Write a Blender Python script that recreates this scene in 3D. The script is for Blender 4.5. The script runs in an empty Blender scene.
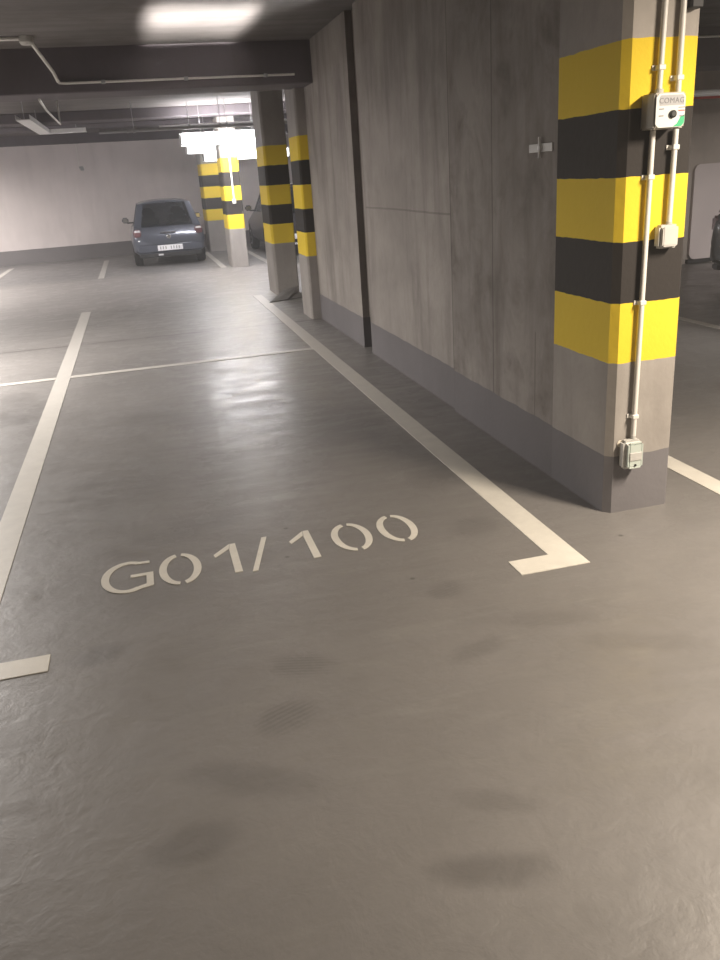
import bpy, bmesh, math, random
from mathutils import Vector, Matrix
random.seed(7)
SC = bpy.context.scene
COL = SC.collection
PI = math.pi

# ------------------------------------------------------------ materials
def new_mat(name):
    m = bpy.data.materials.new(name); m.use_nodes = True
    nt = m.node_tree
    return m, nt, nt.nodes['Principled BSDF']

def plain(name, col, rough=0.5, metal=0.0, noise=0.0, nscale=8.0, bump=0.0, coat=0.0):
    m, nt, b = new_mat(name)
    b.inputs['Roughness'].default_value = rough
    b.inputs['Metallic'].default_value = metal
    b.inputs['Coat Weight'].default_value = coat
    tc = nt.nodes.new('ShaderNodeTexCoord')
    n = nt.nodes.new('ShaderNodeTexNoise'); n.inputs['Scale'].default_value = nscale; n.inputs['Detail'].default_value = 5
    nt.links.new(tc.outputs['Object'], n.inputs['Vector'])
    r = nt.nodes.new('ShaderNodeValToRGB')
    k = noise
    r.color_ramp.elements[0].position = 0.3; r.color_ramp.elements[1].position = 0.7
    r.color_ramp.elements[0].color = tuple(c*(1-k) for c in col[:3]) + (1,)
    r.color_ramp.elements[1].color = tuple(min(1, c*(1+k)) for c in col[:3]) + (1,)
    nt.links.new(n.outputs['Fac'], r.inputs['Fac'])
    nt.links.new(r.outputs['Color'], b.inputs['Base Color'])
    if bump:
        bp = nt.nodes.new('ShaderNodeBump'); bp.inputs['Strength'].default_value = bump; bp.inputs['Distance'].default_value = 0.01
        nt.links.new(n.outputs['Fac'], bp.inputs['Height']); nt.links.new(bp.outputs['Normal'], b.inputs['Normal'])
    return m

class NG:
    """small node-graph helper"""
    def __init__(s, nt): s.nt = nt
    def n(s, t, **kw):
        x = s.nt.nodes.new(t)
        for k, v in kw.items(): setattr(x, k, v)
        return x
    def lk(s, a, b): s.nt.links.new(a, b)
    def math(s, op, a, b=None, c=None, clamp=False):
        x = s.n('ShaderNodeMath', operation=op); x.use_clamp = clamp
        for i, v in enumerate((a, b, c)):
            if v is None: continue
            if isinstance(v, (int, float)): x.inputs[i].default_value = v
            else: s.lk(v, x.inputs[i])
        return x.outputs[0]
    def mix(s, f, a, b, blend='MIX'):
        x = s.n('ShaderNodeMix', data_type='RGBA', blend_type=blend)
        if isinstance(f, (int, float)): x.inputs[0].default_value = f
        else: s.lk(f, x.inputs[0])
        for i, v in ((6, a), (7, b)):
            if isinstance(v, tuple): x.inputs[i].default_value = v[:3] + (1,)
            else: s.lk(v, x.inputs[i])
        return x.outputs[2]
    def noise(s, vec, scale, detail=5, rough=0.5, dist=0.0):
        x = s.n('ShaderNodeTexNoise'); x.inputs['Scale'].default_value = scale
        x.inputs['Detail'].default_value = detail; x.inputs['Roughness'].default_value = rough
        x.inputs['Distortion'].default_value = dist
        s.lk(vec, x.inputs['Vector']); return x.outputs['Fac']
    def maprange(s, v, a, b, c, d, smooth=False):
        x = s.n('ShaderNodeMapRange'); x.clamp = True
        if smooth: x.interpolation_type = 'SMOOTHSTEP'
        s.lk(v, x.inputs[0])
        for i, q in zip((1, 2, 3, 4), (a, b, c, d)): x.inputs[i].default_value = q
        return x.outputs[0]
    def scalevec(s, vec, sx, sy, sz):
        x = s.n('ShaderNodeVectorMath', operation='MULTIPLY'); s.lk(vec, x.inputs[0]); x.inputs[1].default_value = (sx, sy, sz)
        return x.outputs[0]

YEL = (0.80, 0.58, 0.035); BLK = (0.030, 0.026, 0.024)
BANDS = [0.725, 0.99, 1.25, 1.51, 1.77, 2.025]

def concrete_color(g, vec, base, amp=0.16, streak=0.18, dark=(0.10, 0.085, 0.075)):
    n1 = g.noise(vec, 1.1, 6, 0.6)
    n2 = g.noise(g.scalevec(vec, 2.2, 2.2, 0.35), 1.6, 6, 0.62, 0.4)
    n3 = g.noise(vec, 26, 3, 0.6)
    lo = tuple(c*(1-amp) for c in base); hi = tuple(c*(1+amp) for c in base)
    c = g.mix(g.maprange(n1, 0.32, 0.68, 0, 1), lo, hi)
    c = g.mix(g.maprange(n2, 0.48, 0.72, 0, streak*2.2), c, dark)
    c = g.mix(g.maprange(n3, 0.3, 0.7, 0, 0.12), c, tuple(x*0.6 for x in base))
    return c, n3, n1

def mat_concrete(name, base, rough=0.8, amp=0.16, streak=0.18, bump=0.25, boards=None, skirt=None, bands=False, seams=None, blotch=False, spec=0.3, skirtcol=(0.17, 0.165, 0.175)):
    m, nt, b = new_mat(name); g = NG(nt)
    tc = g.n('ShaderNodeTexCoord'); vec = tc.outputs['Object']
    sp = g.n('ShaderNodeSeparateXYZ'); g.lk(vec, sp.inputs[0])
    X, Y, Z = sp.outputs
    c, n3, n1 = concrete_color(g, vec, base, amp, streak)
    if blotch:      # damp, blotchy pour nearer the entrance
        nb1 = g.noise(vec, 2.6, 6, 0.68, 0.6); nb2 = g.noise(g.scalevec(vec, 1, 1, .6), 7.5, 5, 0.6, 0.3)
        k = g.math('MULTIPLY', g.maprange(nb1, 0.42, 0.66, 0, 1), g.maprange(nb2, 0.35, 0.62, 0.25, 1))
        near = g.maprange(Y, 5.24, 5.23, 0.28, 0.80)
        c = g.mix(g.math('MULTIPLY', k, near), c, (0.125, 0.108, 0.094))
        c = g.mix(g.maprange(Y, 5.24, 5.23, 0, 0.16), c, (0.15, 0.13, 0.115))
    if boards:      # board-formed lines across
        axis = {'X': X, 'Y': Y, 'Z': Z}[boards[0]]
        f = g.math('FRACT', g.math('MULTIPLY', axis, 1/boards[1]))
        ln = g.math('LESS_THAN', f, boards[2])
        c = g.mix(g.math('MULTIPLY', ln, 0.35), c, tuple(x*0.35 for x in base))
        nb = g.noise(g.scalevec(vec, *[0.15 if boards[0] != a else 3.0 for a in 'XYZ']), 2.0, 4)
        c = g.mix(g.maprange(nb, 0.45, 0.7, 0, 0.45), c, tuple(x*0.5 for x in base))
    if seams:       # (axis, coordinate, half width, zmin, zmax, strength)
        for ax, co, hw, z0, z1, st in seams:
            A, B = (Y, Z) if ax == 'Y' else (Z, Y)
            wob = g.math('MULTIPLY', g.math('SUBTRACT', n1, 0.5), 0.02)
            d = g.math('ABSOLUTE', g.math('SUBTRACT', g.math('ADD', A, wob), co))
            k = g.math('LESS_THAN', d, hw)
            k = g.math('MULTIPLY', k, g.math('GREATER_THAN', B, z0)); k = g.math('MULTIPLY', k, g.math('LESS_THAN', B, z1))
            c = g.mix(g.math('MULTIPLY', k, st), c, (0.05, 0.042, 0.038))
    if bands:
        zz = Z
        wv = g.noise(vec, 14, 3)
        zw = g.math('ADD', Z, g.math('MULTIPLY', g.math('SUBTRACT', wv, 0.5), 0.012))
        for i in range(5):
            k = g.math('MULTIPLY', g.math('GREATER_THAN', zw, BANDS[i]), g.math('LESS_THAN', zw, BANDS[i+1]))
            col = YEL if i % 2 == 0 else BLK
            cc = g.mix(g.maprange(n1, 0.3, 0.7, 0, 0.25), col, tuple(x*0.8 for x in col))
            c = g.mix(k, c, cc)
    if skirt:
        wv = g.noise(vec, 6, 3)
        zw = g.math('ADD', Z, g.math('MULTIPLY', g.math('SUBTRACT', wv, 0.5), 0.02))
        k = g.math('LESS_THAN', zw, skirt)
        sc = g.mix(g.maprange(n1, 0.3, 0.7, 0, 1), tuple(x*0.88 for x in skirtcol), tuple(x*1.1 for x in skirtcol))
        c = g.mix(g.math('MULTIPLY', k, 0.93), c, sc)
    g.lk(c, b.inputs['Base Color'])
    b.inputs['Roughness'].default_value = rough
    b.inputs['Specular IOR Level'].default_value = spec
    bp = g.n('ShaderNodeBump'); bp.inputs['Strength'].default_value = bump; bp.inputs['Distance'].default_value = 0.008
    g.lk(n3, bp.inputs['Height']); g.lk(bp.outputs['Normal'], b.inputs['Normal'])
    return m

# floor: worn grey epoxy with scuffs, an expansion joint and a paler driveway
def mat_floor():
    m, nt, b = new_mat('worn grey epoxy floor'); g = NG(nt)
    tc = g.n('ShaderNodeTexCoord'); vec = tc.outputs['Object']
    sp = g.n('ShaderNodeSeparateXYZ'); g.lk(vec, sp.inputs[0]); X, Y, Z = sp.outputs
    big = g.noise(vec, 0.7, 6, 0.6, 0.3)
    mid = g.noise(vec, 3.2, 6, 0.65, 0.25)
    rot = g.n('ShaderNodeMapping'); rot.inputs['Rotation'].default_value = (0, 0, math.radians(28)); rot.inputs['Scale'].default_value = (1.6, 7.0, 1)
    g.lk(vec, rot.inputs['Vector'])
    strk = g.noise(rot.outputs[0], 1.3, 5, 0.6, 0.3)
    fine = g.noise(vec, 60, 3, 0.6)
    base = (0.200, 0.189, 0.180)
    c = g.mix(g.maprange(big, 0.3, 0.7, 0, 1), tuple(x*0.80 for x in base), tuple(x*1.16 for x in base))
    c = g.mix(g.maprange(mid, 0.42, 0.70, 0, 0.55), c, (0.145, 0.135, 0.130))
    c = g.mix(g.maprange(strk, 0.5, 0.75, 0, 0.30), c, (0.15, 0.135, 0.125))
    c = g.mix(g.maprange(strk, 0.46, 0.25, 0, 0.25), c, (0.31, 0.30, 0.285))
    c = g.mix(g.maprange(fine, 0.3, 0.7, 0, 0.10), c, (0.14, 0.13, 0.12))
    # paler, dustier driveway beyond the bays
    yw = g.math('ADD', Y, g.math('MULTIPLY', g.math('SUBTRACT', mid, 0.5), 0.5))
    dr = g.math('MULTIPLY', g.maprange(yw, 12.2, 12.6, 0, 1), g.maprange(yw, 17.1, 16.8, 0, 1))
    c = g.mix(g.math('MULTIPLY', dr, 0.72), c, (0.245, 0.228, 0.22))
    far = g.maprange(yw, 17.0, 17.4, 0, 1)
    c = g.mix(g.math('MULTIPLY', far, 0.45), c, (0.15, 0.145, 0.155))
    # expansion joint across the bay
    jw = g.math('ADD', Y, g.math('MULTIPLY', g.math('SUBTRACT', mid, 0.5), 0.05))
    jn = g.math('LESS_THAN', g.math('ABSOLUTE', g.math('SUBTRACT', jw, 9.66)), 0.034)
    c = g.mix(g.math('MULTIPLY', jn, 0.9), c, (0.07, 0.06, 0.055))
    jd = g.maprange(g.math('ABSOLUTE', g.math('SUBTRACT', jw, 9.6)), 0.35, 0.0, 0, 0.35)
    c = g.mix(jd, c, (0.14, 0.13, 0.125))
    # smudges and shoe scuffs: (x, y, rx, ry, angle, strength)
    SM = [(-1.2, 6.95, .25, .55, 0.3, .6), (-1.1, 6.2, .2, .5, .2, .35), (-.36, 2.80, .09, .06, .2, .55), (.33, 2.48, .10, .06, -.3, .6),
          (.23, 2.20, .09, .07, .4, .6), (.08, 1.95, .20, .06, -.5, .4), (.99, 2.81, .07, .06, .3, .55), (.62, 1.43, .13, .05, -.2, .6),
          (.70, 1.65, .12, .04, -.5, .35), (1.35, 4.02, .12, .14, .2, .45), (1.24, 2.46, .2, .05, -.3, .3), (1.33, 3.35, .12, .1, .4, .35),
          (.95, 2.35, .12, .05, .3, .35), (-.1, 1.75, .10, .05, .1, .4), (.1, 3.9, .3, .1, .4, .25), (1.5, 2.2, .18, .05, -.4, .3), (-.25, 4.6, .25, .2, .3, .2)]
    for i, (x, y, rx, ry, a, st) in enumerate(SM):
        mp = g.n('ShaderNodeMapping', vector_type='TEXTURE')
        mp.inputs['Location'].default_value = (x, y, 0); mp.inputs['Rotation'].default_value = (0, 0, a); mp.inputs['Scale'].default_value = (rx*1.5, ry*1.5, 1)
        g.lk(vec, mp.inputs['Vector'])
        ln = g.n('ShaderNodeVectorMath', operation='LENGTH'); g.lk(mp.outputs[0], ln.inputs[0])
        d = g.math('ADD', ln.outputs['Value'], g.math('MULTIPLY', g.math('SUBTRACT', mid, 0.5), 1.1))
        k = g.maprange(d, 0.35, 1.05, st, 0, True)
        if i in (3, 4, 6):       # tread ripples
            wv = g.n('ShaderNodeTexWave', wave_type='RINGS'); wv.inputs['Scale'].default_value = 1.7; wv.inputs['Distortion'].default_value = 1.5
            g.lk(mp.outputs[0], wv.inputs['Vector'])
            k = g.math('MULTIPLY', k, g.maprange(wv.outputs['Fac'], 0.2, 0.8, 0.45, 1.0))
        c = g.mix(g.math('MULTIPLY', k, 1.05, clamp=True), c, (0.105, 0.097, 0.092))
    for x, y in ((.49, 3.68), (.44, 3.36), (1.9, 3.0), (.9, 2.95), (-.6, 2.0)):
        v = g.n('ShaderNodeVectorMath', operation='DISTANCE'); g.lk(vec, v.inputs[0]); v.inputs[1].default_value = (x, y, 0)
        c = g.mix(g.maprange(v.outputs['Value'], 0.006, 0.014, 0.7, 0), c, (0.05, 0.045, 0.04))
    g.lk(c, b.inputs['Base Color'])
    r = g.math('ADD', g.maprange(mid, 0.3, 0.7, 0.38, 0.56), g.maprange(strk, 0.3, 0.7, -0.06, 0.10))
    g.lk(r, b.inputs['Roughness'])
    b.inputs['Specular IOR Level'].default_value = 1.0
    b.inputs['Coat Weight'].default_value = 0.20; g.lk(g.maprange(mid, 0.35, 0.65, 0.16, 0.34), b.inputs['Coat Roughness'])
    bp = g.n('ShaderNodeBump'); bp.inputs['Strength'].default_value = 0.24; bp.inputs['Distance'].default_value = 0.02
    h = g.math('ADD', g.math('MULTIPLY', mid, 0.8), g.math('MULTIPLY', g.noise(vec, 11, 4, 0.6, 0.5), 0.5))
    g.lk(h, bp.inputs['Height']); g.lk(bp.outputs['Normal'], b.inputs['Normal'])
    return m

def mat_linepaint():
    m, nt, b = new_mat('worn white line paint'); g = NG(nt)
    tc = g.n('ShaderNodeTexCoord'); geo = g.n('ShaderNodeNewGeometry'); vec = geo.outputs['Position']
    n = g.noise(vec, 9, 6, 0.7); n2 = g.noise(vec, 1.2, 4)
    c = g.mix(g.maprange(n, 0.35, 0.75, 0, 0.45), (0.78, 0.75, 0.67), (0.50, 0.475, 0.43))
    c = g.mix(g.maprange(n2, 0.4, 0.7, 0, 0.2), c, (0.40, 0.38, 0.35))
    sp = g.n('ShaderNodeSeparateXYZ'); g.lk(vec, sp.inputs[0])
    c = g.mix(g.maprange(sp.outputs[1], 3.0, 8.5, 0, 0.72), c, (0.33, 0.315, 0.30))   # far ends of the stripes are more worn
    g.lk(c, b.inputs['Base Color']); b.inputs['Roughness'].default_value = 0.45; b.inputs['Specular IOR Level'].default_value = 0.8
    return m

def emis(name, col, st):
    m, nt, b = new_mat(name)
    b.inputs['Base Color'].default_value = (0.8, 0.8, 0.8, 1)
    b.inputs['Emission Color'].default_value = col + (1,); b.inputs['Emission Strength'].default_value = st
    return m

def glass(name, tint=(0.55, 0.62, 0.65), a=0.45):
    m, nt, b = new_mat(name); g = NG(nt)
    t = g.n('ShaderNodeBsdfTransparent'); t.inputs[0].default_value = tint + (1,)
    gl = g.n('ShaderNodeBsdfGlossy'); gl.inputs['Color'].default_value = (0.9, 0.9, 0.95, 1); gl.inputs['Roughness'].default_value = 0.08
    fr = g.n('ShaderNodeFresnel'); fr.inputs['IOR'].default_value = 1.5
    mx = g.n('ShaderNodeMixShader'); g.lk(fr.outputs[0], mx.inputs[0]); g.lk(t.outputs[0], mx.inputs[1]); g.lk(gl.outputs[0], mx.inputs[2])
    g.lk(mx.outputs[0], nt.nodes['Material Output'].inputs['Surface'])
    return m

M = dict(

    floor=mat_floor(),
    ceiling=mat_concrete('board formed concrete ceiling', (0.175, 0.162, 0.158), boards=('Y', 0.31, 0.05), amp=0.2),
    beam=mat_concrete('concrete beam', (0.135, 0.12, 0.13), amp=0.15),
    wall=mat_concrete('cast concrete wall', (0.32, 0.293, 0.27), streak=0.30, amp=0.20, blotch=True, skirt=0.29,
        seams=[('Y', 5.235, 0.010, 0, 3, 0.65), ('Y', 4.56, 0.008, 0.28, 3, 0.45), ('Z', 1.31, 0.007, 5.24, 7.4, 0.35), ('Y', 4.0, 0.006, 0.28, 0.75, 0.4)], skirtcol=(0.150, 0.142, 0.150)),
    backwall=mat_concrete('pale painted back wall', (0.66, 0.60, 0.59), streak=0.05, amp=0.07, skirt=0.34, skirtcol=(0.13, 0.12, 0.125)),
    sidewall=mat_concrete('plain concrete perimeter wall', (0.30, 0.28, 0.26), streak=0.1, skirt=0.3),
    darkwall=mat_concrete('dim concrete wall', (0.40, 0.35, 0.31), streak=0.1),
    pillar=mat_concrete('concrete pillar with warning bands', (0.36, 0.333, 0.306), streak=0.16, amp=0.16, skirt=0.285, bands=True, skirtcol=(0.165, 0.158, 0.168)),
    pillar_plain=mat_concrete('banded concrete pillar without skirting', (0.33, 0.305, 0.285), streak=0.12, amp=0.14, bands=True),
    groove=plain('dark brown groove strip', (0.12, 0.10, 0.09), 0.9, noise=0.15),
    paint=mat_linepaint(),
    conduit=plain('off white plastic conduit', (0.74, 0.72, 0.68), 0.4, noise=0.03),
    greyplastic=plain('light grey plastic', (0.52, 0.51, 0.48), 0.45, noise=0.04),
    boxgrey=plain('beige grey box side', (0.40, 0.37, 0.31), 0.5, noise=0.05),
    boxwhite=plain('white box panel', (0.66, 0.68, 0.65), 0.35, noise=0.01),
    headgrey=plain('pale grey header print', (0.36, 0.36, 0.37), 0.5, noise=0.02),
    textgrey=plain('dark grey print', (0.16, 0.16, 0.17), 0.5),
    black=plain('black plastic', (0.02, 0.02, 0.02), 0.4, noise=0.1),
    red=plain('red paint', (0.55, 0.05, 0.03), 0.5, noise=0.1),
    green=plain('green print', (0.02, 0.42, 0.17), 0.5),
    greensw=plain('pale green grey switch', (0.52, 0.58, 0.53), 0.4, noise=0.03),
    steel=plain('galvanised steel', (0.55, 0.55, 0.56), 0.35, 0.8, noise=0.12, nscale=20),
    dullsteel=plain('dull grey metal', (0.36, 0.36, 0.37), 0.5, 0.4, noise=0.1),
    lampbody=plain('white enamelled metal', (0.8, 0.8, 0.8), 0.4),
    tube=emis('lamp diffuser lit', (1.0, 0.97, 0.98), 62.0),
    tubefar=emis('added glare lamp diffuser lit', (1.0, 0.97, 0.98), 8.0),
    tubewarm=emis('warm lamp diffuser lit', (1.0, 0.90, 0.75), 3.0),
    carblue=plain('dark blue grey car paint', (0.080, 0.090, 0.120), 0.28, 0.3, noise=0.05, coat=0.6),
    cardark=plain('dark charcoal car paint', (0.035, 0.033, 0.040), 0.3, 0.3, noise=0.05, coat=0.6),
    carblack=plain('black car paint', (0.014, 0.013, 0.013), 0.3, 0.2, noise=0.05, coat=0.4),
    tyre=plain('tyre rubber', (0.015, 0.015, 0.015), 0.85, noise=0.2),
    rim=plain('wheel rim metal', (0.35, 0.35, 0.37), 0.35, 0.8),
    trimblack=plain('black rubber trim', (0.02, 0.02, 0.022), 0.6),
    seat=plain('dark grey seat fabric', (0.035, 0.037, 0.045), 0.9, noise=0.15),
    glass=glass('car window glass'),
    redlens=plain('smoky tail lamp lens', (0.16, 0.07, 0.08), 0.12, noise=0.05, coat=1.0),
    clearlens=plain('clear lamp lens', (0.75, 0.75, 0.78), 0.10, 0.2, coat=1.0),
    plate=plain('white number plate', (0.85, 0.85, 0.88), 0.35),
    chrome=plain('chrome', (0.8, 0.8, 0.82), 0.12, 1.0),
    board=plain('grey cardboard', (0.20, 0.19, 0.18), 0.8, noise=0.15),
    panel=plain('pale grey mauve painted sheet', (0.62, 0.55, 0.54), 0.45, noise=0.10, nscale=1.2),
    bolt=plain('pale plastic plug', (0.72, 0.66, 0.55), 0.6),
)

# ------------------------------------------------------------ mesh helpers
def box(bm, x0, x1, y0, y1, z0, z1, bev=0.0, seg=2):
    t = bmesh.new()
    vs = [t.verts.new((x, y, z)) for x in (x0, x1) for y in (y0, y1) for z in (z0, z1)]
    for f in ((0,1,3,2), (4,6,7,5), (0,4,5,1), (2,3,7,6), (0,2,6,4), (1,5,7,3)): t.faces.new([vs[i] for i in f])
    bmesh.ops.recalc_face_normals(t, faces=t.faces[:])
    if bev: bmesh.ops.bevel(t, geom=t.edges[:], offset=bev, segments=seg, affect='EDGES')
    merge(bm, t)
    return bm
def merge(bm, t, mat=None):
    if mat: t.transform(mat)
    me = bpy.data.meshes.new('tmp'); t.to_mesh(me); t.free(); bm.from_mesh(me); bpy.data.meshes.remove(me)
def tube(bm, pts, r, seg=10, cap=True):
    pts = [Vector(p) for p in pts]; rings = []
    n = len(pts); up = Vector((0, 0, 1))
    for i, p in enumerate(pts):
        d = (pts[min(i+1, n-1)] - pts[max(i-1, 0)]).normalized()
        u = d.cross(up)
        if u.length < 1e-3: u = d.cross(Vector((0, 1, 0)))
        u.normalize(); v = d.cross(u).normalized()
        rings.append([bm.verts.new(p + r*(math.cos(2*PI*k/seg)*u + math.sin(2*PI*k/seg)*v)) for k in range(seg)])
    for a, b in zip(rings, rings[1:]):
        for k in range(seg): bm.faces.new((a[k], a[(k+1) % seg], b[(k+1) % seg], b[k]))
    if cap: bm.faces.new(rings[0][::-1]); bm.faces.new(rings[-1])
    bmesh.ops.recalc_face_normals(bm, faces=bm.faces[:])
    return bm
def prism(bm, poly, z0, z1, axis='Z'):
    def P(a, b, h): return {'Z': (a, b, h), 'Y': (a, h, b), 'X': (h, a, b)}[axis]
    lo = [bm.verts.new(P(a, b, z0)) for a, b in poly]; hi = [bm.verts.new(P(a, b, z1)) for a, b in poly]
    fs = [bm.faces.new(lo[::-1]), bm.faces.new(hi)]
    n = len(poly)
    for i in range(n): fs.append(bm.faces.new((lo[i], lo[(i+1) % n], hi[(i+1) % n], hi[i])))
    bmesh.ops.recalc_face_normals(bm, faces=fs)
    return bm
def lathe(bm, prof, seg=24, axis='Y', center=(0, 0, 0)):
    """prof: list of (radius, height) revolved round axis"""
    c = Vector(center); rings = []
    for r, h in prof:
        ring = []
        for k in range(seg):
            a = 2*PI*k/seg; u, v = r*math.cos(a), r*math.sin(a)
            p = {'Y': (u, h, v), 'X': (h, u, v), 'Z': (u, v, h)}[axis]
            ring.append(bm.verts.new(c + Vector(p)))
        rings.append(ring)
    for a, b in zip(rings, rings[1:]):
        for k in range(seg): bm.faces.new((a[k], a[(k+1) % seg], b[(k+1) % seg], b[k]))
    bm.faces.new(rings[0][::-1]); bm.faces.new(rings[-1])
    bmesh.ops.recalc_face_normals(bm, faces=bm.faces[:])
    return bm
def obj(name, bm, mat, parent=None, smooth=False, loc=(0, 0, 0)):
    me = bpy.data.meshes.new(name); bm.to_mesh(me); bm.free()
    if smooth:
        for p in me.polygons: p.use_smooth = True
    me.materials.append(M[mat] if isinstance(mat, str) else mat)
    o = bpy.data.objects.new(name, me); COL.objects.link(o); o.location = loc
    if parent: o.parent = parent
    return o
def B(): return bmesh.new()
def tag(o, label, cat, group=None):
    o['label'] = label; o['category'] = cat
    if group: o['group'] = group
    return o
def thing(name, label, cat, loc=(0, 0, 0), rotz=0.0, group=None):
    o = bpy.data.objects.new(name, None); COL.objects.link(o); o.empty_display_size = 0.1
    o.location = loc; o.rotation_euler = (0, 0, rotz)
    return tag(o, label, cat, group)
def struct(name, bm, mat, parent=None):
    o = obj(name, bm, mat, parent)
    if parent is None: o['kind'] = 'structure'
    return o
def smooth_angle(o, ang=35):
    me = o.data
    for p in me.polygons: p.use_smooth = True
    bm = bmesh.new(); bm.from_mesh(me)
    for e in bm.edges:
        if len(e.link_faces) == 2 and e.calc_face_angle(0) > math.radians(ang): e.smooth = False
    bm.to_mesh(me); bm.free()

# ------------------------------------------------------------ room
XL, XR, YN, YF, H = -12.0, 12.0, -5.0, 26.0, 2.90
struct('floor', box(B(), XL, XR, YN, YF, -0.15, 0.0), 'floor')
struct('ceiling', box(B(), XL, XR, YN, YF, H, H+0.15), 'ceiling')
struct('wall_left', box(B(), XL-0.2, XL, YN, YF, 0, H), 'sidewall')
struct('wall_right', box(B(), XR, XR+0.2, YN, YF, 0, H), 'sidewall')
struct('wall_near', box(B(), XL, XR, YN-0.2, YN, 0, H), 'sidewall')
# back wall, running very slightly oblique to the bays
def bwY(x): return 22.75 + 0.13*x
bm = B(); prism(bm, [(XL, bwY(XL)), (XR, bwY(XR)), (XR, bwY(XR)+0.2), (XL, bwY(XL)+0.2)], 0, H); struct('wall_far', bm, 'backwall')
bm = B(); prism(bm, [(XL, bwY(XL)-0.25), (XR, bwY(XR)-0.25), (XR, bwY(XR)), (XL, bwY(XL))], 2.69, H); struct('trim_1', bm, 'beam')
# downstand beams across the hall
WX = 1.961
bm = B(); box(bm, XL, XR, 9.25, 9.85, 2.50, H+.03, 0.01, 1); struct('trim_2', bm, 'beam')
bm = B(); box(bm, XL, XR, 16.25, 16.75, 2.74, H, 0.01, 1); struct('trim_3', bm, 'beam')
bm = B(); box(bm, XL, XR, 19.3, 19.7, 2.80, H, 0.01, 1); struct('trim_4', bm, 'beam')
# concrete dividing wall right of the bay: the near stretch stands a little proud, a groove splits the far one
bm = B()
box(bm, WX, 2.295, 3.79, 5.235, 0, H-0.0)
box(bm, WX+0.022, 2.295, 5.235, 7.46, 0, H)
box(bm, WX+0.10, 2.295, 7.46, 7.74, 0, H)
box(bm, WX+0.022, 2.295, 7.74, 9.22, 0, H)
box(bm, WX+0.022, 2.295, 9.22, 9.72, 0, 2.5)
bmesh.ops.remove_doubles(bm, verts=bm.verts, dist=1e-5)
struct('wall_bay', bm, 'wall')
struct('trim_5', box(B(), WX+0.085, WX+0.099, 7.462, 7.738, 0.30, H-0.002), 'groove')  # darker brown strip lining the back of the groove
# dim wall on the far right with its pale panel
struct('wall_side', box(B(), 7.0, XR, 11.1, 11.3, 0, 2.9), 'darkwall')

# ------------------------------------------------------------ pillars
def pillar(name, x0, x1, y0, y1, z1, label, ch=0.03, mt='pillar_plain'):
    w, d = (x1-x0), (y1-y0); cx, cy = (x0+x1)/2, (y0+y1)/2
    a, b = w/2, d/2
    poly = [(-a, -b+ch), (-a+ch, -b), (a-ch*.5, -b), (a, -b+ch*.5), (a, b), (-a, b)]
    bm = B(); prism(bm, poly, 0, z1)
    o = obj(name, bm, mt, None, loc=(cx, cy, 0))
    return tag(o, label, 'pillar', 'banded concrete pillars')
pillar('concrete_pillar', WX, 2.295, 3.24, 3.789, H, 'nearest concrete pillar with yellow and black bands, carrying the detector box and conduits', 0.03, 'pillar')
pillar('concrete_pillar', 1.866, 2.205, 9.722, 10.24, 2.90, 'narrow banded pillar closing the far end of the concrete dividing wall', 0.02)
pillar('concrete_pillar', 1.84, 2.175, 12.12, 12.82, 2.90, 'middle banded pillar with grey board scraps lying at its foot')
pillar('concrete_pillar', 1.735, 2.06, 16.85, 17.60, 2.74, 'brightly lit banded pillar under the hanging lamp, with a conduit down its front')
pillar('concrete_pillar', 1.69, 2.14, 21.35, 22.2, 2.69, 'shaded banded pillar farthest back, just right of the blue car')

# ------------------------------------------------------------ floor markings
PT = 0.003
def marking(name, polys, label, cat, group=None):
    xs = [p[0] for q in polys for p in q]; ys = [p[1] for q in polys for p in q]
    cx, cy = (min(xs)+max(xs))/2, (min(ys)+max(ys))/2
    bm = B()
    for q in polys: prism(bm, [(x-cx, y-cy) for x, y in q], 0, PT)
    o = obj(name, bm, 'paint', None, loc=(cx, cy, 0))
    if label: tag(o, label, cat, group)
    return o
G_ = 'white bay lines'
marking('bay_line', [[(1.512, 12.35), (1.512, 2.94), (1.327, 2.94), (1.329, 2.81), (1.641, 2.81), (1.641, 12.35)]],
        'white bay line with inward foot, along the concrete dividing wall', 'bay line', G_)
marking('bay_line', [[(-0.915, 12.35), (-0.915, 2.87), (-1.13, 2.87), (-1.13, 2.755), (-0.538, 2.755), (-0.538, 2.87), (-0.785, 2.87), (-0.785, 12.35)]],
        'white bay line with T foot at the left edge of bay G01/100', 'bay line', G_)
marking('bay_line', [[(-0.783, 7.88), (1.510, 7.92), (1.510, 8.02), (-0.783, 7.98)]],
        'thin white line crossing bay G01/100 behind the bright floor reflection', 'bay line', G_)
marking('bay_line', [[(-3.3, 7.84), (-0.917, 7.88), (-0.917, 7.98), (-3.3, 7.94)]],
        'thin white cross line in the neighbouring bay, at the left edge of view', 'bay line', G_)
marking('bay_line', [[(2.585, 2.8), (2.70, 2.8), (2.70, 12.0), (2.585, 12.0)]],
        'white bay line on the floor right of the nearest pillar', 'bay line', G_)
marking('bay_line', [[(5.17, 2.8), (5.27, 2.8), (5.27, 10.5), (5.17, 10.5)]],
        'white bay line beside the black car at the right edge', 'bay line', G_)
for x, lab in ((-3.02, 'short far bay line at the left edge by the pale back wall'), (-0.85, 'short far bay line left of the blue car'),
               (1.52, 'short far bay line between the blue car and the lit pillar'), (2.45, 'short far bay line beside the dark car behind the middle pillar')):
    marking('bay_line', [[(x, 17.0), (x+0.11, 17.0), (x+0.11, 21.4), (x, 21.4)]], lab, 'bay line', G_)

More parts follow.
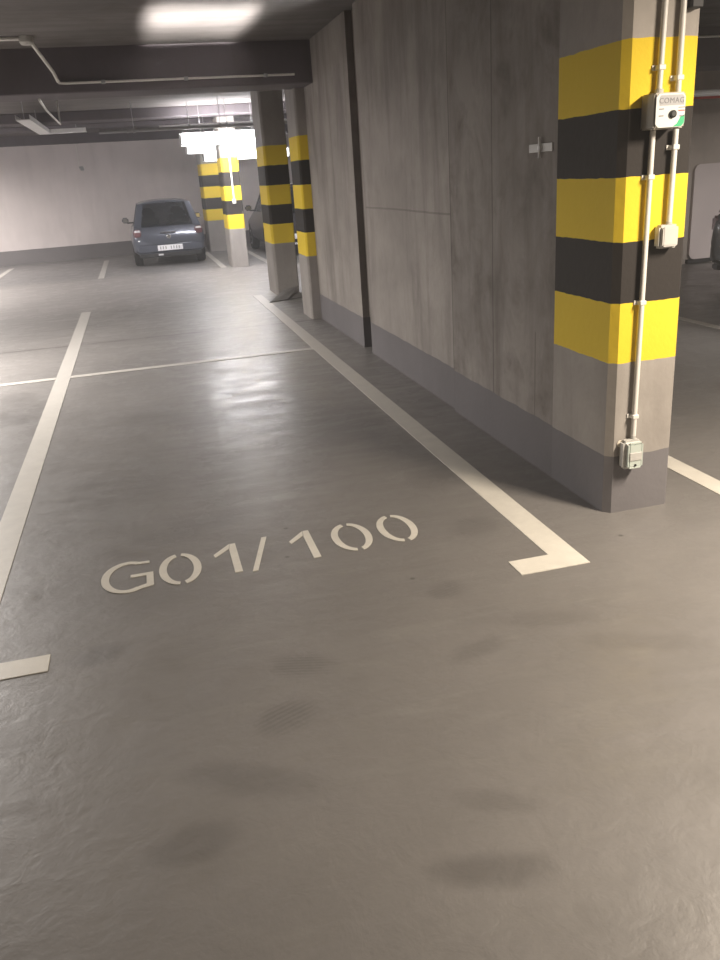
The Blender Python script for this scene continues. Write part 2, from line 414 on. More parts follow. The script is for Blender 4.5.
# bay number, stencilled: local frame, x right, y up; letter height 1 -> scaled
def arc(cx, cy, rx, ry, a0, a1, n=18, p=1.0):
    out = []
    for i in range(n+1):
        a = math.radians(a0 + (a1-a0)*i/n); out.append((cx + rx*math.cos(a), cy + ry*math.sin(a)))
    return out
def ring_seg(cx, cy, rx, ry, tx, ty, a0, a1, n=18):
    return arc(cx, cy, rx, ry, a0, a1, n) + arc(cx, cy, rx-tx, ry-ty, a1, a0, n)
num = thing('bay_number', 'white stencilled bay number G01/100 on the bay floor', 'bay number', (0.35, 3.44, 0))
def glyph(name, polys, x, y):
    bm = B()
    for q in polys:
        q = [(a + x - 0.35, b + y - 3.44) for a, b in q]
        # build as strips so that concave glyph pieces fill cleanly
        n = len(q)
        if n > 12:
            h = n//2; z = []
            o_ = q[:h]; i_ = q[h:][::-1]
            for (a, b), (c, d) in zip(zip(o_, i_), zip(o_[1:], i_[1:])):
                prism(bm, [a, c, d, b], 0, PT)
        else: prism(bm, q, 0, PT)
    bmesh.ops.remove_doubles(bm, verts=bm.verts, dist=1e-6)
    return obj(name, bm, 'paint', num)
def zero(x, y, w=0.186, h=0.318):
    rx, ry = w/2, h/2
    glyph('digit', [ring_seg(0, 0, rx, ry, .034, .026, 100, 264), ring_seg(0, 0, rx, ry, .034, .026, -78, 82)], x, y)
def one(x, y):      # x = right edge of stem, y = baseline
    glyph('digit', [[(-0.034, 0), (0, 0), (0, .31), (-.026, .31), (-.034, .245)],
                    [(-.028, .312), (-.034, .262), (-.104, .188), (-.110, .214)]], x, y)
glyph('letter', [ring_seg(0, 0, .112, .156, .034, .026, 62, 300, 26),
                 [(.056, -.135), (.112, -.120), (.082, -.098), (.041, -.116)], [(.112, -.120), (.112, .012), (.082, .012), (.082, -.098)],
                 [(.014, -.014), (.082, -.014), (.082, .012), (.014, .012)],
                 [(.0526, .138), (.098, .134), (.098, .110), (.0385, .118)]], -0.262, 3.427)
zero(-0.032, 3.423); one(0.232, 3.288)
glyph('slash', [[(0, 0), (.024, 0), (.112, .345), (.088, .345)]], 0.272, 3.27)
one(0.586, 3.300); zero(0.765, 3.458); zero(0.992, 3.472, 0.182, 0.322)

# ------------------------------------------------------------ pillar fittings
FY = 3.24
def conduit_run(name, pts, label, clips, r=0.0115, along='Z', wall=FY):
    o = obj(name, tube(B(), pts, r, 12), 'conduit', None, smooth=False)
    smooth_angle(o); tag(o, label, 'conduit', 'white conduits')
    for c in clips:
        bm = B(); x, y, z = c
        box(bm, x-r-.004, x+r+.004, y-r-.003, wall-.001, z-.010, z+.010, .003, 1)
        box(bm, x-r-.016, x+r+.010, wall-.006, wall-.0005, z-.010, z+.010, .001, 1)
        obj('clip', bm, 'conduit', o)
    return o
cy = FY-0.022
conduit_run('conduit', [(2.108, cy, 1.837), (2.128, cy, 2.89)], 'white conduit rising from the detector box, left one of two', [(2.1095, cy, 1.915), (2.1195, cy, 2.45)])
conduit_run('conduit', [(2.195, cy, 1.8195), (2.197, cy, 2.89)], 'white conduit rising from the detector box, right one near pillar edge', [(2.195, cy, 1.875), (2.196, cy, 2.45)])
conduit_run('conduit', [(2.090, cy, 1.684), (2.076, cy, 0.383)], 'long white conduit down from the detector box to the low switch box', [(2.088, cy, 1.505), (2.0825, cy, .99), (2.077, cy, .475)])
conduit_run('conduit', [(2.197, cy, 1.684), (2.192, cy, 1.321)], 'short white conduit down from the detector box to the grey socket', [(2.196, cy, 1.615)])

t = thing('gas_detector', 'beige grey gas detector box with white panel, green corner and black sensor', 'detector', (2.112, FY, 1.686))
bm = B(); box(bm, -.070, .068, -.100, -.001, 0, .132, .006, 2); obj('housing', bm, 'boxgrey', t)
bm = B(); box(bm, -.075, -.045, -.095, -.002, .138, .152); tube(bm, [(-.058, -.045, .130), (-.058, -.045, .165)], .014, 10)
bm.free()
bm = B(); tube(bm, [(-.004, -.022, .1325), (-.004, -.022, .150)], .017, 12); obj('cable_gland', bm, 'greyplastic', t)
bm = B(); c = .013; a0, a1, b0, b1 = -.066, .064, .004, .128
prism(bm, [(a0+c, b0), (a1-c, b0), (a1, b0+c), (a1, b1-c), (a1-c, b1), (a0+c, b1), (a0, b1-c), (a0, b0+c)], -.1035, -.1002, 'Y'); pan = obj('front_panel', bm, 'boxwhite', t)
bm = B(); prism(bm, [(-.052, .084), (.058, .084), (.058, .114), (.049, .122), (-.046, .122), (-.052, .116)], -.1042, -.1036, 'Y'); obj('header_strip', bm, 'headgrey', pan)
bm = B(); prism(bm, [(.012, .006), (.050, .006), (.0625, .018), (.0625, .048), (.045, .040), (.030, .016)], -.1043, -.1036, 'Y'); obj('green_corner', bm, 'green', pan)
bm = B(); lathe(bm, [(.0145, -.1037), (.0145, -.112), (.009, -.115)], 20, 'Y', (.008, 0, .052)); obj('sensor', bm, 'black', pan, smooth=False)
for z, w, x in ((.072, .022, -.042), (.047, .022, -.042)):
    bm = B(); box(bm, x-w/2, x+w/2, -.1042, -.1036, z-.002, z+.002); obj('mark_line', bm, 'textgrey', pan)
bm = B(); box(bm, .034, .062, -.1044, -.1037, .074, .077); obj('mark_line', bm, 'textgrey', pan)
bm = B(); box(bm, .034, .062, -.1044, -.1037, .062, .066); obj('mark_line', bm, 'red', pan)
bm = B(); box(bm, .040, .062, -.1046, -.1044, .042, .045); obj('mark_line', bm, 'black', pan)
cu = bpy.data.curves.new('maker_text', 'FONT'); cu.body = 'COMAG'; cu.size = .0285; cu.align_x = 'CENTER'; cu.extrude = .0004; cu.space_character = 1.12
tmp = bpy.data.objects.new('tmp', cu); COL.objects.link(tmp)
dg = bpy.context.evaluated_depsgraph_get(); me = bpy.data.meshes.new_from_object(tmp.evaluated_get(dg)); bpy.data.objects.remove(tmp)
me.transform(Matrix.Translation((.002, -.1047, .0925)) @ Matrix.Rotation(PI/2, 4, 'X')); me.materials.clear(); me.materials.append(M['textgrey'])
o = bpy.data.objects.new('lettering', me); COL.objects.link(o); o.parent = pan

t = thing('socket_box', 'small light grey junction box at the end of the short conduit', 'junction box', (2.180, FY, 1.214))
bm = B(); box(bm, -.046, .046, -.050, -.001, 0, .096, .010, 2); obj('housing', bm, 'greyplastic', t)
bm = B(); box(bm, -.036, .036, -.058, -.0502, .008, .088, .006, 2); obj('lid', bm, 'greyplastic', t)
bm = B(); tube(bm, [(0.012, -.022, .0965), (0.012, -.022, .107)], .013, 12); obj('cable_gland', bm, 'greyplastic', t)
t = thing('switch_box', 'low pale green switch box at the foot of the long conduit', 'switch', (2.062, FY, 0.232))
bm = B(); box(bm, -.048, .046, -.055, -.001, 0, .136, .012, 3); obj('housing', bm, 'greyplastic', t)
bm = B(); box(bm, -.034, .042, -.066, -.0552, .006, .130, .010, 3); obj('cover', bm, 'greensw', t)
bm = B(); box(bm, -.028, .036, -.0705, -.0662, .045, .085, .003, 1); r_ = obj('rocker', bm, 'greyplastic', t)
bm = B(); lathe(bm, [(.006, -.066), (.006, -.069)], 12, 'Y', (.004, 0, .022)); obj('screw', bm, 'black', t)
bm = B(); tube(bm, [(0.014, -.022, .1365), (.014, -.022, .151)], .011, 12); obj('cable_gland', bm, 'greyplastic', t)
bm = B(); lathe(bm, [(.016, 0), (.016, -.004), (.008, -.007)], 16, 'Y'); o = obj('wall_plug', bm, 'bolt', None, loc=(2.022, FY-.0005, .345)); tag(o, 'small round cream plug beside the low switch box', 'plug')
# dark bracket end at the top of the pillar
bm = B(); box(bm, -.022, .030, -.05, 0, 0, .12, .004, 1); o = obj('mounting_bracket', bm, 'trimblack', None, loc=(2.236, FY-.001, 2.118)); tag(o, 'dark bracket high on the nearest pillar beside the right conduit', 'bracket')
# bracket on the dividing wall
t = thing('wall_bracket', 'small metal cross bracket fixed to the concrete dividing wall', 'bracket', (WX, 3.95, 1.655))
bm = B(); box(bm, -.006, -.0005, -.118, .130, -.018, .020, .001, 1); obj('plate', bm, 'greyplastic', t)
bm = B(); tube(bm, [(-.014, 0, -.045), (-.014, 0, .05)], .0065, 10); box(bm, -.020, -.006, -.010, .010, -.008, .010); obj('rod', bm, 'lampbody', t)

# ------------------------------------------------------------ ceiling services
def cpipe(name, pts, r, mat, label, cat='conduit', grp=None, clips=(), ck=None):
    o = obj(name, tube(B(), pts, r, 10), mat, None); smooth_angle(o); tag(o, label, cat, grp)
    for (x, y, z, top) in clips:
        bm = B(); box(bm, x-.02, x+.02, y-r-.006, y+r+.006, z-r-.006, z+r+.006, .003, 1)
        if top: tube(bm, [(x, y, z+r), (x, y, top)], .006, 6)
        obj('clip', bm, 'dullsteel', o)
    return o
by = 9.25-.02
cpipe('beam_conduit', [(-.52, by, 2.592), (-.45, by, 2.586), (1.80, by, 2.585)], .0115, 'conduit', 'thin pale conduit along the face of the big ceiling beam', clips=[(x, by, 2.5855, None) for x in (-.1, .7, 1.5)])
cpipe('beam_conduit', [(-.665, 8.62, 2.872), (-.535, 9.0, 2.66), (-.52, by, 2.605)], .016, 'conduit', 'pale conduit dropping from the ceiling junction box to the beam')
cpipe('beam_conduit', [(-4.0, 8.55, 2.878), (-.75, 8.55, 2.878)], .016, 'conduit', 'pale conduit on the ceiling leading left from the junction box', clips=[(-1.6, 8.55, 2.878, None)])
t = thing('junction_box', 'small round junction box on the ceiling at upper left', 'junction box', (-.69, 8.58, 2.84))
obj('housing', lathe(B(), [(.05, 0), (.06, .012), (.06, .059)], 20, 'Z'), 'greyplastic', t)
obj('lid', lathe(B(), [(.045, -.008), (.052, -.0005)], 20, 'Z'), 'greyplastic', t)
cpipe('beam_conduit', [(-.75, 9.6, 2.488), (-.80, 11.0, 2.50), (-.86, 14.0, 2.55), (-.87, 14.3, 2.89)], .013, 'conduit', 'thin conduit hanging behind the big beam at upper left')
# L-shaped cable tray
t = thing('cable_tray', 'pale L-shaped cable tray hanging near the ceiling at far left', 'cable tray', (-1.33, 16.9, 2.60))
bm = B(); box(bm, -.10, .10, -3.3, .12, 0, .012); box(bm, -.10, -.092, -3.3, .12, .012, .07); box(bm, .092, .10, -3.3, -.10, .012, .07); obj('tray', bm, 'lampbody', t)
bm = B(); box(bm, .101, .72, -.09, .11, 0, .012); box(bm, .101, .72, -.09, -.08, .012, .07); obj('tray', bm, 'lampbody', t)
for x, y in ((0, -3.1), (0, -1.2), (.55, 0.0)):
    bm = B(); tube(bm, [(x, y, .012), (x, y, (.299 if y < -.7 else .139))], .007, 6); obj('hanger', bm, 'dullsteel', t)
cpipe('ceiling_pipe', [(-.35, 15.0, 2.47), (3.2, 15.0, 2.47)], .028, 'dullsteel', 'grey pipe with clamps hanging left of the lamp', 'pipe', clips=[(.10, 15.0, 2.47, None), (.20, 15.0, 2.47, 2.899), (1.6, 15.0, 2.47, 2.899)])
cpipe('ceiling_pipe', [(.62, 15.4, 2.52), (3.4, 15.4, 2.52)], .03, 'lampbody', 'white pipe running just above the lit hanging lamp', 'pipe', clips=[(1.12, 15.4, 2.52, 2.899), (1.75, 15.4, 2.52, 2.899)])
cpipe('ceiling_pipe', [(4.5, 9.05, 2.20), (11.8, 9.05, 2.20)], .035, 'lampbody', 'white pipe under the ceiling at the right edge of view', 'pipe', clips=[(6.0, 9.05, 2.2, 2.899), (8.5, 9.05, 2.2, 2.899)])
cpipe('ceiling_pipe', [(4.5, 10.8, 2.27), (11.8, 10.8, 2.27)], .030, 'red', 'red pipe under the ceiling at the right edge of view', 'pipe', clips=[(9.0, 10.8, 2.27, 2.899)])
cpipe('beam_conduit', [(4.5, 9.22, 2.80), (11.8, 9.22, 2.80)], .012, 'conduit', 'thin conduit high on the beam at the right edge')
# conduit on the lit pillar, ending in a small box
t = thing('pillar_conduit', 'bright white conduit down the front of the lit pillar', 'conduit', (1.90, 16.85, 0), group=None)
obj('pipe', tube(B(), [(0, -.02, 1.28), (0, -.02, 2.72)], .016, 10), 'conduit', t)
obj('end_box', box(B(), -.035, .035, -.05, -.001, 1.19, 1.28, .006, 1), 'conduit', t)
# hook on the back wall
bm = B(); box(bm, -.05, .05, -.04, 0, 0, .05, .01, 1); box(bm, -.02, .06, -.10, -.04, -.05, .02, .01, 1); o = obj('wall_hook', bm, 'dullsteel', None, loc=(-1.08, bwY(-1.08)-.001, 2.12)); tag(o, 'small dark hook on the pale back wall at left', 'hook')
bm = B(); tube(bm, [(0, 0, .045), (0, 0, .57)], .006, 6); o = obj('wall_cable', bm, 'conduit', None, loc=(-1.12, bwY(-1.12)-.012, 2.13)); tag(o, 'thin pale cable above the hook on the back wall', 'cable')

# ------------------------------------------------------------ lamps
def batten(name, label, loc, length, rotz, em, top, rods=True, grp=None, w=.085):
    t = thing(name, label, 'lamp', loc, rotz, grp)
    L = length/2
    bm = B(); prism(bm, [(-w*.4, .061), (-w*.3, .09), (w*.3, .09), (w*.4, .061)], -L, L, 'Y')
    bm.transform(Matrix.Rotation(PI/2, 4, 'Z')); obj('housing', bm, 'lampbody', t)
    bm = B(); prism(bm, [(-w*.7, .06), (-w, .028), (-w*.88, -.07), (-w*.5, -.115), (w*.5, -.115), (w*.88, -.07), (w, .028), (w*.7, .06)], -L+.03, L-.03, 'Y')
    bm.transform(Matrix.Rotation(PI/2, 4, 'Z')); obj('diffuser', bm, em, t)
    for s in (-1, 1):
        bm = B(); box(bm, s*L-.012 - (.015 if s > 0 else -.015), s*L+.012 - (.015 if s > 0 else -.015), -w-.004, w+.004, -.118, .0605, .004, 1); obj('end_cap', bm, 'lampbody', t)
        if rods: bm = B(); tube(bm, [(s*L*.55, 0, .091), (s*L*.55, 0, top-loc[2])], .007, 6); obj('suspension_rod', bm, 'dullsteel', t)
    return t
LG = 'hanging lamps'
batten('hanging_lamp', 'lit hanging lamp glaring white in front of the bright pillar', (1.80, 15.95, 2.35), 1.66, 0, 'tube', 2.899, True, LG, .20)
batten('hanging_lamp', 'added lit lamp behind the glaring one, filling out its glare', (2.15, 18.6, 2.30), 1.85, 0, 'tubefar', 2.899, True, LG, .20)  # this lamp and the next are added to fill out the glare
batten('hanging_lamp', 'added lit lamp deepest in the glare, near the back wall', (2.72, 20.6, 2.18), 2.0, 0, 'tubefar', 2.899, True, LG, .20)
# lamps outside the frame which light the near bays
batten('hanging_lamp', 'warm hanging lamp over the aisle, right of the camera', (3.0, 1.5, 2.55), 1.2, PI/2, 'tubewarm', 2.899, True, LG)
batten('hanging_lamp', 'hanging lamp over the neighbouring bays, left of the camera', (-3.2, 8.3, 2.40), 1.5, PI/2, 'tubewarm', 2.899, True, LG)
batten('hanging_lamp', 'hanging lamp over the driveway, beyond the left edge', (-4.6, 15.2, 2.42), 1.5, 0, 'tube', 2.899, True, LG)

def area(name, loc, rot, sx, sy, power, col, spread=PI):
    l = bpy.data.lights.new(name, 'AREA'); l.shape = 'RECTANGLE'; l.size = sx; l.size_y = sy; l.energy = power; l.color = col; l.spread = spread
    o = bpy.data.objects.new(name, l); COL.objects.link(o); o.location = loc; o.rotation_euler = rot; return o
WARM = (1.0, 0.86, 0.70); NEU = (1.0, 0.935, 0.88); COOL = (0.93, 0.93, 1.0)
area('lamp_light', (3.0, 1.5, 2.42), (0, 0, 0), .16, 1.1, 240, WARM)
area('lamp_light', (-3.2, 8.3, 2.27), (0, 0, 0), .16, 1.4, 540, NEU)
area('lamp_light', (-4.6, 15.2, 2.29), (0, 0, 0), 1.4, .16, 400, NEU)
area('lamp_light', (-4.8, 19.6, 2.29), (0, 0, 0), 1.4, .16, 250, NEU)
area('lamp_light', (8.3, 6.6, 2.27), (0, 0, 0), .16, 1.4, 250, NEU)  # added light to brighten the right-hand bays
batten('hanging_lamp', 'hanging lamp over the far bays, beyond the left edge', (-4.8, 19.6, 2.42), 1.5, 0, 'tubewarm', 2.899, True, LG)
batten('hanging_lamp', 'added hanging lamp to brighten the bays on the right, out of view', (8.3, 6.6, 2.40), 1.5, PI/2, 'tubewarm', 2.899, True, LG)  # added fixture housing the extra light on the right

# ------------------------------------------------------------ litter at the middle pillar
t = thing('board_scraps', 'bent grey board scraps lying at the foot of the middle pillar', 'litter', (1.86, 11.75, 0))
def sheet(pts, th=.008):
    bm = B(); v = [bm.verts.new(p) for p in pts]; w = [bm.verts.new((p[0], p[1], p[2]+th)) for p in pts]
    n = len(pts); bm.faces.new(v[::-1]); bm.faces.new(w)
    for i in range(n): bm.faces.new((v[i], v[(i+1) % n], w[(i+1) % n], w[i]))
    bmesh.ops.recalc_face_normals(bm, faces=bm.faces[:]); return bm
obj('board', sheet([(-.24, -.32, .002), (.04, -.22, .010), (.30, .30, .11), (.08, .30, .075)]), 'board', t)
obj('board', sheet([(.02, -.20, .002), (.26, -.12, .002), (.42, .12, .03), (.20, .10, .045)]), 'board', t)
obj('board', sheet([(.24, -.30, .002), (.44, -.24, .002), (.46, -.10, .012), (.28, -.14, .012)]), 'board', t)

# pale panel on the dim wall
t = thing('wall_panel', 'pale grey sheet panel with rounded corner on the dim right wall', 'panel', (9.4, 11.098, 0))
def rrect(x0, x1, z0, z1, r, n=6):
    out = []
    for cx, cz, a in ((x1-r, z1-r, 0), (x0+r, z1-r, 90), (x0+r, z0+r, 180), (x1-r, z0+r, 270)):
        for i in range(n+1):
            q = math.radians(a + 90*i/n); out.append((cx+r*math.cos(q), cz+r*math.sin(q)))
    return out
bm = B(); prism(bm, rrect(-1.50, 1.5, .07, 1.40, .09), -.05, 0, 'Y'); obj('sheet', bm, 'panel', t)
bm = B(); box(bm, -1.52, -1.10, -.06, 0, .012, .068); obj('bottom_seal', bm, 'trimblack', t)

# ------------------------------------------------------------ cars
def make_car(name, label, loc, rotz, W, L, HT, paint, plate_txt=None):
    """small hatchback; rear bumper at y=0, nose towards +y"""
    t = thing(name, label, 'car', loc, rotz, 'parked cars')
    hw = W/2; s = HT/1.46; belt = .90*s
    # body: rings along y -> (y, half width, z bottom, z top, top half width)
    R = [(0.00, .86, .42, .60, .84), (0.03, .93, .30, .74, .90), (.10, .97, .25, .88, .90), (.22, .99, .24, .90, .89), (.55, 1.0, .22, .915, .90), (1.3, 1.0, .20, .91, .90),
         (2.3, 1.0, .20, .90, .90), (L-1.05, 1.0, .21, .89, .88), (L-.75, .99, .22, .85, .84), (L-.35, .96, .24, .76, .80), (L-.10, .90, .27, .64, .74), (L, .78, .34, .52, .66)]
    bm = B(); rings = []
    for y, w, zb, zt, tw in R:
        w_, tw_, zb, zt = w*hw, tw*hw, zb*s, zt*s; zm = zb + (zt-zb)*.55
        half = [(0, zb), (w_*.80, zb), (w_*.97, zb+(zm-zb)*.30), (w_, zm), (w_*.985, zm+(zt-zm)*.5), (tw_, zt-.012), (tw_*.80, zt+.010), (0, zt+.018)]
        rings.append([bm.verts.new((x, y, z)) for x, z in half] + [bm.verts.new((-x, y, z)) for x, z in half[-2:0:-1]])
    for a, b in zip(rings, rings[1:]):
        n = len(a)
        for k in range(n): bm.faces.new((a[k], a[(k+1) % n], b[(k+1) % n], b[k]))
    bm.faces.new(rings[0]); bm.faces.new(rings[-1][::-1]); bmesh.ops.recalc_face_normals(bm, faces=bm.faces[:])
    body = obj('body', bm, paint, t)
    wr = .285*s/1.0; wy = (.62, L-.72)
    # wheel arches cut out of the body
    cut = B()
    for y in wy:
        for sx in (-1, 1): lathe(cut, [(wr+.045, sx*(hw-.26)), (wr+.045, sx*(hw+.2))], 28, 'X', (0, y, wr))
    cme = bpy.data.meshes.new('cut'); cut.to_mesh(cme); cut.free(); co = bpy.data.objects.new('cut', cme); COL.objects.link(co); co.parent = t
    md = body.modifiers.new('b', 'BOOLEAN'); md.object = co; md.operation = 'DIFFERENCE'; md.solver = 'EXACT'
    bpy.context.view_layer.update()
    dg = bpy.context.evaluated_depsgraph_get(); nm = bpy.data.meshes.new_from_object(body.evaluated_get(dg))
    body.modifiers.clear(); body.data = nm; bpy.data.objects.remove(co); smooth_angle(body, 40)
    # greenhouse: roof, pillars and glass
    rz = (HT-.035); rw = hw*.70; bw = hw*.885; bz = belt-.01
    yr0, yr1 = .42, 2.05                # roof
    yb0, ys1 = .08, 2.05+.80            # rear glass base, windscreen base
    bm = B(); NX, NY = 8, 8
    g_ = [[None]*(NX+1) for _ in range(NY+1)]; lo = [[None]*(NX+1) for _ in range(NY+1)]
    for j in range(NY+1):
        v = j/NY; y = yr0 + (yr1-yr0)*v
        for i in range(NX+1):
            u = -1 + 2*i/NX; cr = .035*(1-u*u) + .02*math.sin(PI*v)
            yy = y + (-.05 if v == 0 else .04 if v == 1 else 0)*(1-u*u)
            g_[j][i] = bm.verts.new((u*rw*(1.0+.03*math.sin(PI*v)), yy, rz+cr-.03*abs(u)**4)); lo[j][i] = bm.verts.new((u*rw*.98, yy, rz+cr-.045-.03*abs(u)**4))
    for j in range(NY):
        for i in range(NX):
            bm.faces.new((g_[j][i], g_[j][i+1], g_[j+1][i+1], g_[j+1][i])); bm.faces.new((lo[j][i], lo[j+1][i], lo[j+1][i+1], lo[j][i+1]))
    for j in range(NY):
        bm.faces.new((g_[j][0], g_[j+1][0], lo[j+1][0], lo[j][0])); bm.faces.new((g_[j][NX], lo[j][NX], lo[j+1][NX], g_[j+1][NX]))
    for i in range(NX):
        bm.faces.new((g_[0][i], lo[0][i], lo[0][i+1], g_[0][i+1])); bm.faces.new((g_[NY][i], g_[NY][i+1], lo[NY][i+1], lo[NY][i]))
    bmesh.ops.recalc_face_normals(bm, faces=bm.faces[:]); roof = obj('roof', bm, paint, t); smooth_angle(roof, 50)
    def beam(bm, p, q, wx, wy_, wx2=None, wy2=None):
        wx2 = wx2 or wx; wy2 = wy2 or wy_
        vs = []
        for c_, a, b in ((Vector(p), wx, wy_), (Vector(q), wx2, wy2)):
            vs.append([bm.verts.new(c_+Vector((dx*a, dy*b, 0))) for dx, dy in ((-1, -1), (1, -1), (1, 1), (-1, 1))])
        bm.faces.new(vs[0][::-1]); bm.faces.new(vs[1])
        for k in range(4): bm.faces.new((vs[0][k], vs[0][(k+1) % 4], vs[1][(k+1) % 4], vs[1][k]))
    for sx in (-1, 1):
        bm = B(); beam(bm, (sx*(bw-.07), yb0+.13, bz), (sx*(rw-.05), yr0+.06, rz-.02), .075, .13, .055, .10)
        bmesh.ops.recalc_face_normals(bm, faces=bm.faces[:]); obj('rear_pillar', bm, paint, t)
        bm = B(); beam(bm, (sx*(bw-.03), 1.45, bz), (sx*(rw-.02), 1.35, rz-.02), .022, .045)
        bmesh.ops.recalc_face_normals(bm, faces=bm.faces[:]); obj('door_pillar', bm, paint, t)
        bm = B(); beam(bm, (sx*(bw-.045), ys1-.04, bz-.02), (sx*(rw-.03), yr1-.03, rz-.02), .030, .05)
        bmesh.ops.recalc_face_normals(bm, faces=bm.faces[:]); obj('windscreen_pillar', bm, paint, t)
        def pane(nm, pts):
            bm = B(); a = [bm.verts.new(p) for p in pts]; bm.faces.new(a); bmesh.ops.solidify(bm, geom=bm.faces[:], thickness=.005); return obj(nm, bm, 'glass', t)
        pane('side_window', [(sx*(bw-.02), .40, bz), (sx*(bw-.012), 1.40, bz), (sx*(rw-.01), 1.31, rz-.03), (sx*(rw-.02), .55, rz-.03)])
        pane('side_window', [(sx*(bw-.012), 1.50, bz), (sx*(bw-.03), ys1-.10, bz), (sx*(rw-.01), yr1-.04, rz-.03), (sx*(rw-.01), 1.40, rz-.03)])
    pane('rear_window', [(-(bw-.13), yb0, bz), (bw-.13, yb0, bz), (rw-.09, yr0-.03, rz-.02), (-(rw-.09), yr0-.03, rz-.02)])
    pane('windscreen', [(-(bw-.05), ys1, bz-.02), (bw-.05, ys1, bz-.02), (rw-.03, yr1, rz-.02), (-(rw-.03), yr1, rz-.02)])
    # seats seen through the glass
    for y, sc_ in ((.72, .9), (1.75, 1.0)):
        for sx in (-1, 1):
            bm = B(); box(bm, sx*hw*.42-.20, sx*hw*.42+.20, y-.06, y+.06, belt-.12, belt+.16*sc_, .04, 2)
            box(bm, sx*hw*.42-.12, sx*hw*.42+.12, y-.045, y+.045, belt+.165*sc_, belt+.33*sc_, .035, 2); obj('seat', bm, 'seat', t)
    # lamps, bumper, plate, mirrors, wheels
    for sx in (-1, 1):
        bm = B(); x0 = sx*hw*.72; x1 = sx*hw*.93; box(bm, min(x0, x1), max(x0, x1), -.005, .16, .66*s, .85*s, .03, 3); tl = obj('tail_lamp', bm, 'redlens', t); smooth_angle(tl, 50)
        bm = B(); box(bm, min(x0, x1)+.02, max(x0, x1)-.02, -.012, .02, .78*s, .835*s, .012, 2); obj('reversing_lens', bm, 'clearlens', tl)
        bm = B(); box(bm, min(x0, x1), max(x0, x1), L-.24, L-.06, .55*s, .70*s, .03, 3); obj('headlamp', bm, 'clearlens', t)
        bm = B(); box(bm, sx*(hw+.065)-.075, sx*(hw+.065)+.075, 2.36, 2.45, belt+.02, belt+.14, .03, 3); mr = obj('mirror', bm, paint, t)
        bm = B(); box(bm, sx*(hw+.065)-.058, sx*(hw+.065)+.058, 2.352, 2.359, belt+.035, belt+.125); obj('mirror_glass', bm, 'chrome', mr)
        bm = B(); x0, x1 = sorted((sx*(hw-.11), sx*(hw+.03))); box(bm, x0, x1, 2.38, 2.43, belt+.005, belt+.035); obj('mirror_arm', bm, 'trimblack', mr)
        for y in wy:
            xo = sx*(hw-.015); xi = sx*(hw-.185)
            bm = B(); lathe(bm, [(wr*.60, xi), (wr*.93, xi), (wr, xi+sx*.025), (wr, xo-sx*.025), (wr*.93, xo), (wr*.62, xo-sx*.005)], 28, 'X'); wh = obj('wheel', bm, 'tyre', t, loc=(0, y, wr)); smooth_angle(wh, 40)
            bm = B(); lathe(bm, [(wr*.60, xo-sx*.02), (wr*.60, xo-sx*.003), (wr*.15, xo-sx*.012), (wr*.05, xo+sx*.001)], 24, 'X'); obj('rim', bm, 'rim', wh)
    bm = B(); box(bm, -hw*.90, hw*.90, -.035, .12, .30*s, .52*s, .035, 3); bp = obj('rear_bumper', bm, paint, t); smooth_angle(bp, 50)
    bm = B(); box(bm, -hw*.84, hw*.84, -.030, .10, .21*s, .295*s, .02, 2); obj('lower_valance', bm, 'trimblack', t)
    bm = B(); box(bm, -hw*.72, hw*.72, L-.10, L+.02, .30*s, .50*s, .03, 2); obj('front_bumper', bm, paint, t)
    pz = .415*s
    bm = B(); box(bm, -.26, .26, -.047, -.037, pz-.055, pz+.055, .002, 1); pl = obj('number_plate', bm, 'plate', t)
    for i, w in enumerate((.035, .035, .035, .05, .035, .035, .035, .035)):
        if i == 3: continue
        x = -.20 + i*.055; bm = B(); box(bm, x-.011, x+.011, -.0485, -.0472, pz-.03, pz+.03); obj('plate_mark', bm, 'headgrey', pl)
    bm = B(); lathe(bm, [(.045, -.008), (.045, -.022), (.03, -.026)], 20, 'Y', (0, 0, .66*s)); obj('badge', bm, 'chrome', t)
    bm = B(); box(bm, -.16, .16, -.022, .02, .745*s, .765*s, .006, 1); obj('tailgate_handle', bm, 'chrome', t)
    bm = B(); tube(bm, [(-.02, yb0-.015, bz+.03), (.30, yb0+.03, bz+.11)], .010, 6); obj('wiper', bm, 'trimblack', t)
    bm = B(); box(bm, -hw*.34, -hw*.20, -.038, -.02, .245*s, .285*s, .004, 1); obj('fog_lamp', bm, 'clearlens', t)
    bm = B(); tube(bm, [(-hw*.40, -.05, .19*s), (-hw*.40, .25, .19*s)], .022, 12); obj('exhaust_pipe', bm, 'chrome', t)
    return t
make_car('hatchback_car', 'blue hatchback with white plate parked tail-out against the pale back wall', (0.64, 18.55, 0), math.radians(0.6), 1.54, 3.5, 1.32, 'carblue')
make_car('hatchback_car', 'dark car mostly hidden behind the middle banded pillar', (3.50, 18.1, 0), 0, 1.62, 3.8, 1.46, 'cardark')
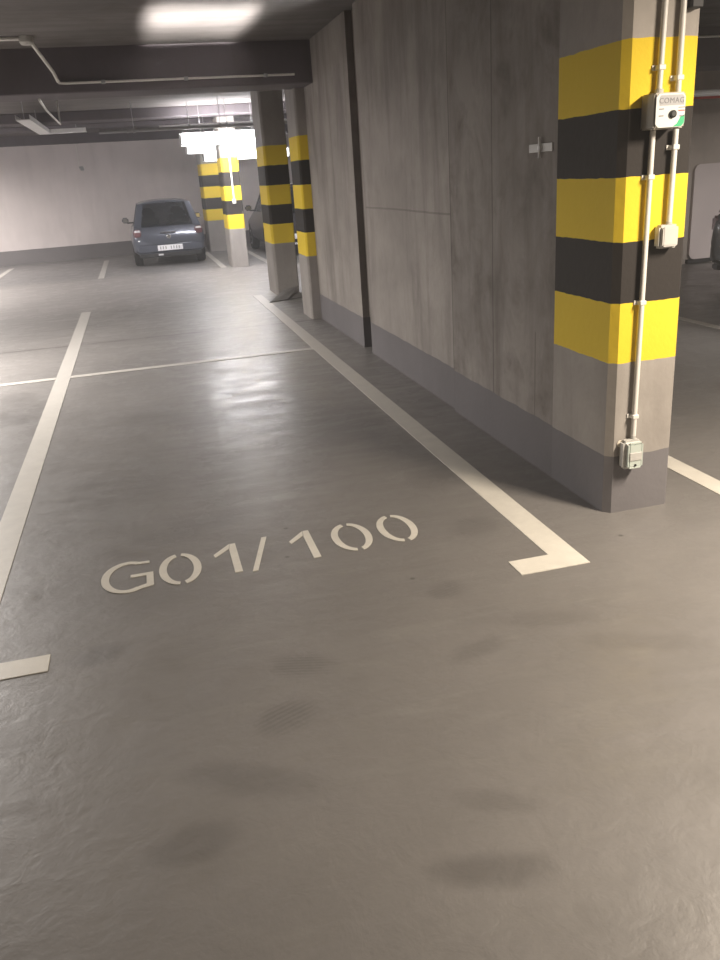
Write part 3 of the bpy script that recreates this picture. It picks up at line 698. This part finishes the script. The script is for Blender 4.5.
make_car('hatchback_car', 'black car of which only a corner shows at the right edge', (7.44, 8.95, 0), PI, 1.66, 3.8, 1.46, 'carblack')

# ------------------------------------------------------------ added light for the bright ceiling patch, out of frame
t = thing('added_patch_bar', 'added slim light bar throwing the bright patch on the ceiling, out of view', 'lamp', (0.78, 4.55, 2.47), 0)
bm = B(); box(bm, -.47, .47, -.05, -.002, -.04, .04, .006, 1); obj('housing', bm, 'lampbody', t)
for sx in (-.35, .35):
    bm = B(); tube(bm, [(sx, -.03, .041), (sx, -.03, .429)], .007, 6); obj('suspension_rod', bm, 'dullsteel', t)
d = Vector((0, 3.42, .43)).normalized()
area('added_patch_light', (0.78, 4.56, 2.47), d.to_track_quat('-Z', 'Z').to_euler(), .88, .05, 22, NEU, math.radians(4.2))  # added narrow beam that makes the bright ceiling patch

# ------------------------------------------------------------ world, camera
w = bpy.data.worlds.new('world'); SC.world = w; w.use_nodes = True
vs = w.node_tree.nodes.new('ShaderNodeVolumeScatter'); vs.inputs['Density'].default_value = 0.010; vs.inputs['Anisotropy'].default_value = 0.3
w.node_tree.links.new(vs.outputs[0], w.node_tree.nodes['World Output'].inputs['Volume'])
w.node_tree.nodes['Background'].inputs[0].default_value = (0.6, 0.58, 0.56, 1); w.node_tree.nodes['Background'].inputs[1].default_value = 0.05
cam = bpy.data.cameras.new('camera'); co = bpy.data.objects.new('camera', cam); COL.objects.link(co); SC.camera = co
cam.sensor_fit = 'VERTICAL'; cam.sensor_height = 36.0; cam.lens = 824.51*36.0/960; cam.clip_start = 0.05
R = [[0.96503947, -0.14656874, 0.21729339], [-0.25430531, -0.32285718, 0.9116425], [-0.06346357, -0.93502986, -0.34884313]]
mw = Matrix(((R[0][0], -R[0][1], -R[0][2], 0), (R[1][0], -R[1][1], -R[1][2], 0), (R[2][0], -R[2][1], -R[2][2], 1.6), (0, 0, 0, 1)))
co.matrix_world = mw
SC.view_settings.view_transform = 'Standard'; SC.view_settings.look = 'None'; SC.view_settings.gamma = 1.0; SC.view_settings.use_curve_mapping = False
SC.view_settings.exposure = 0.0
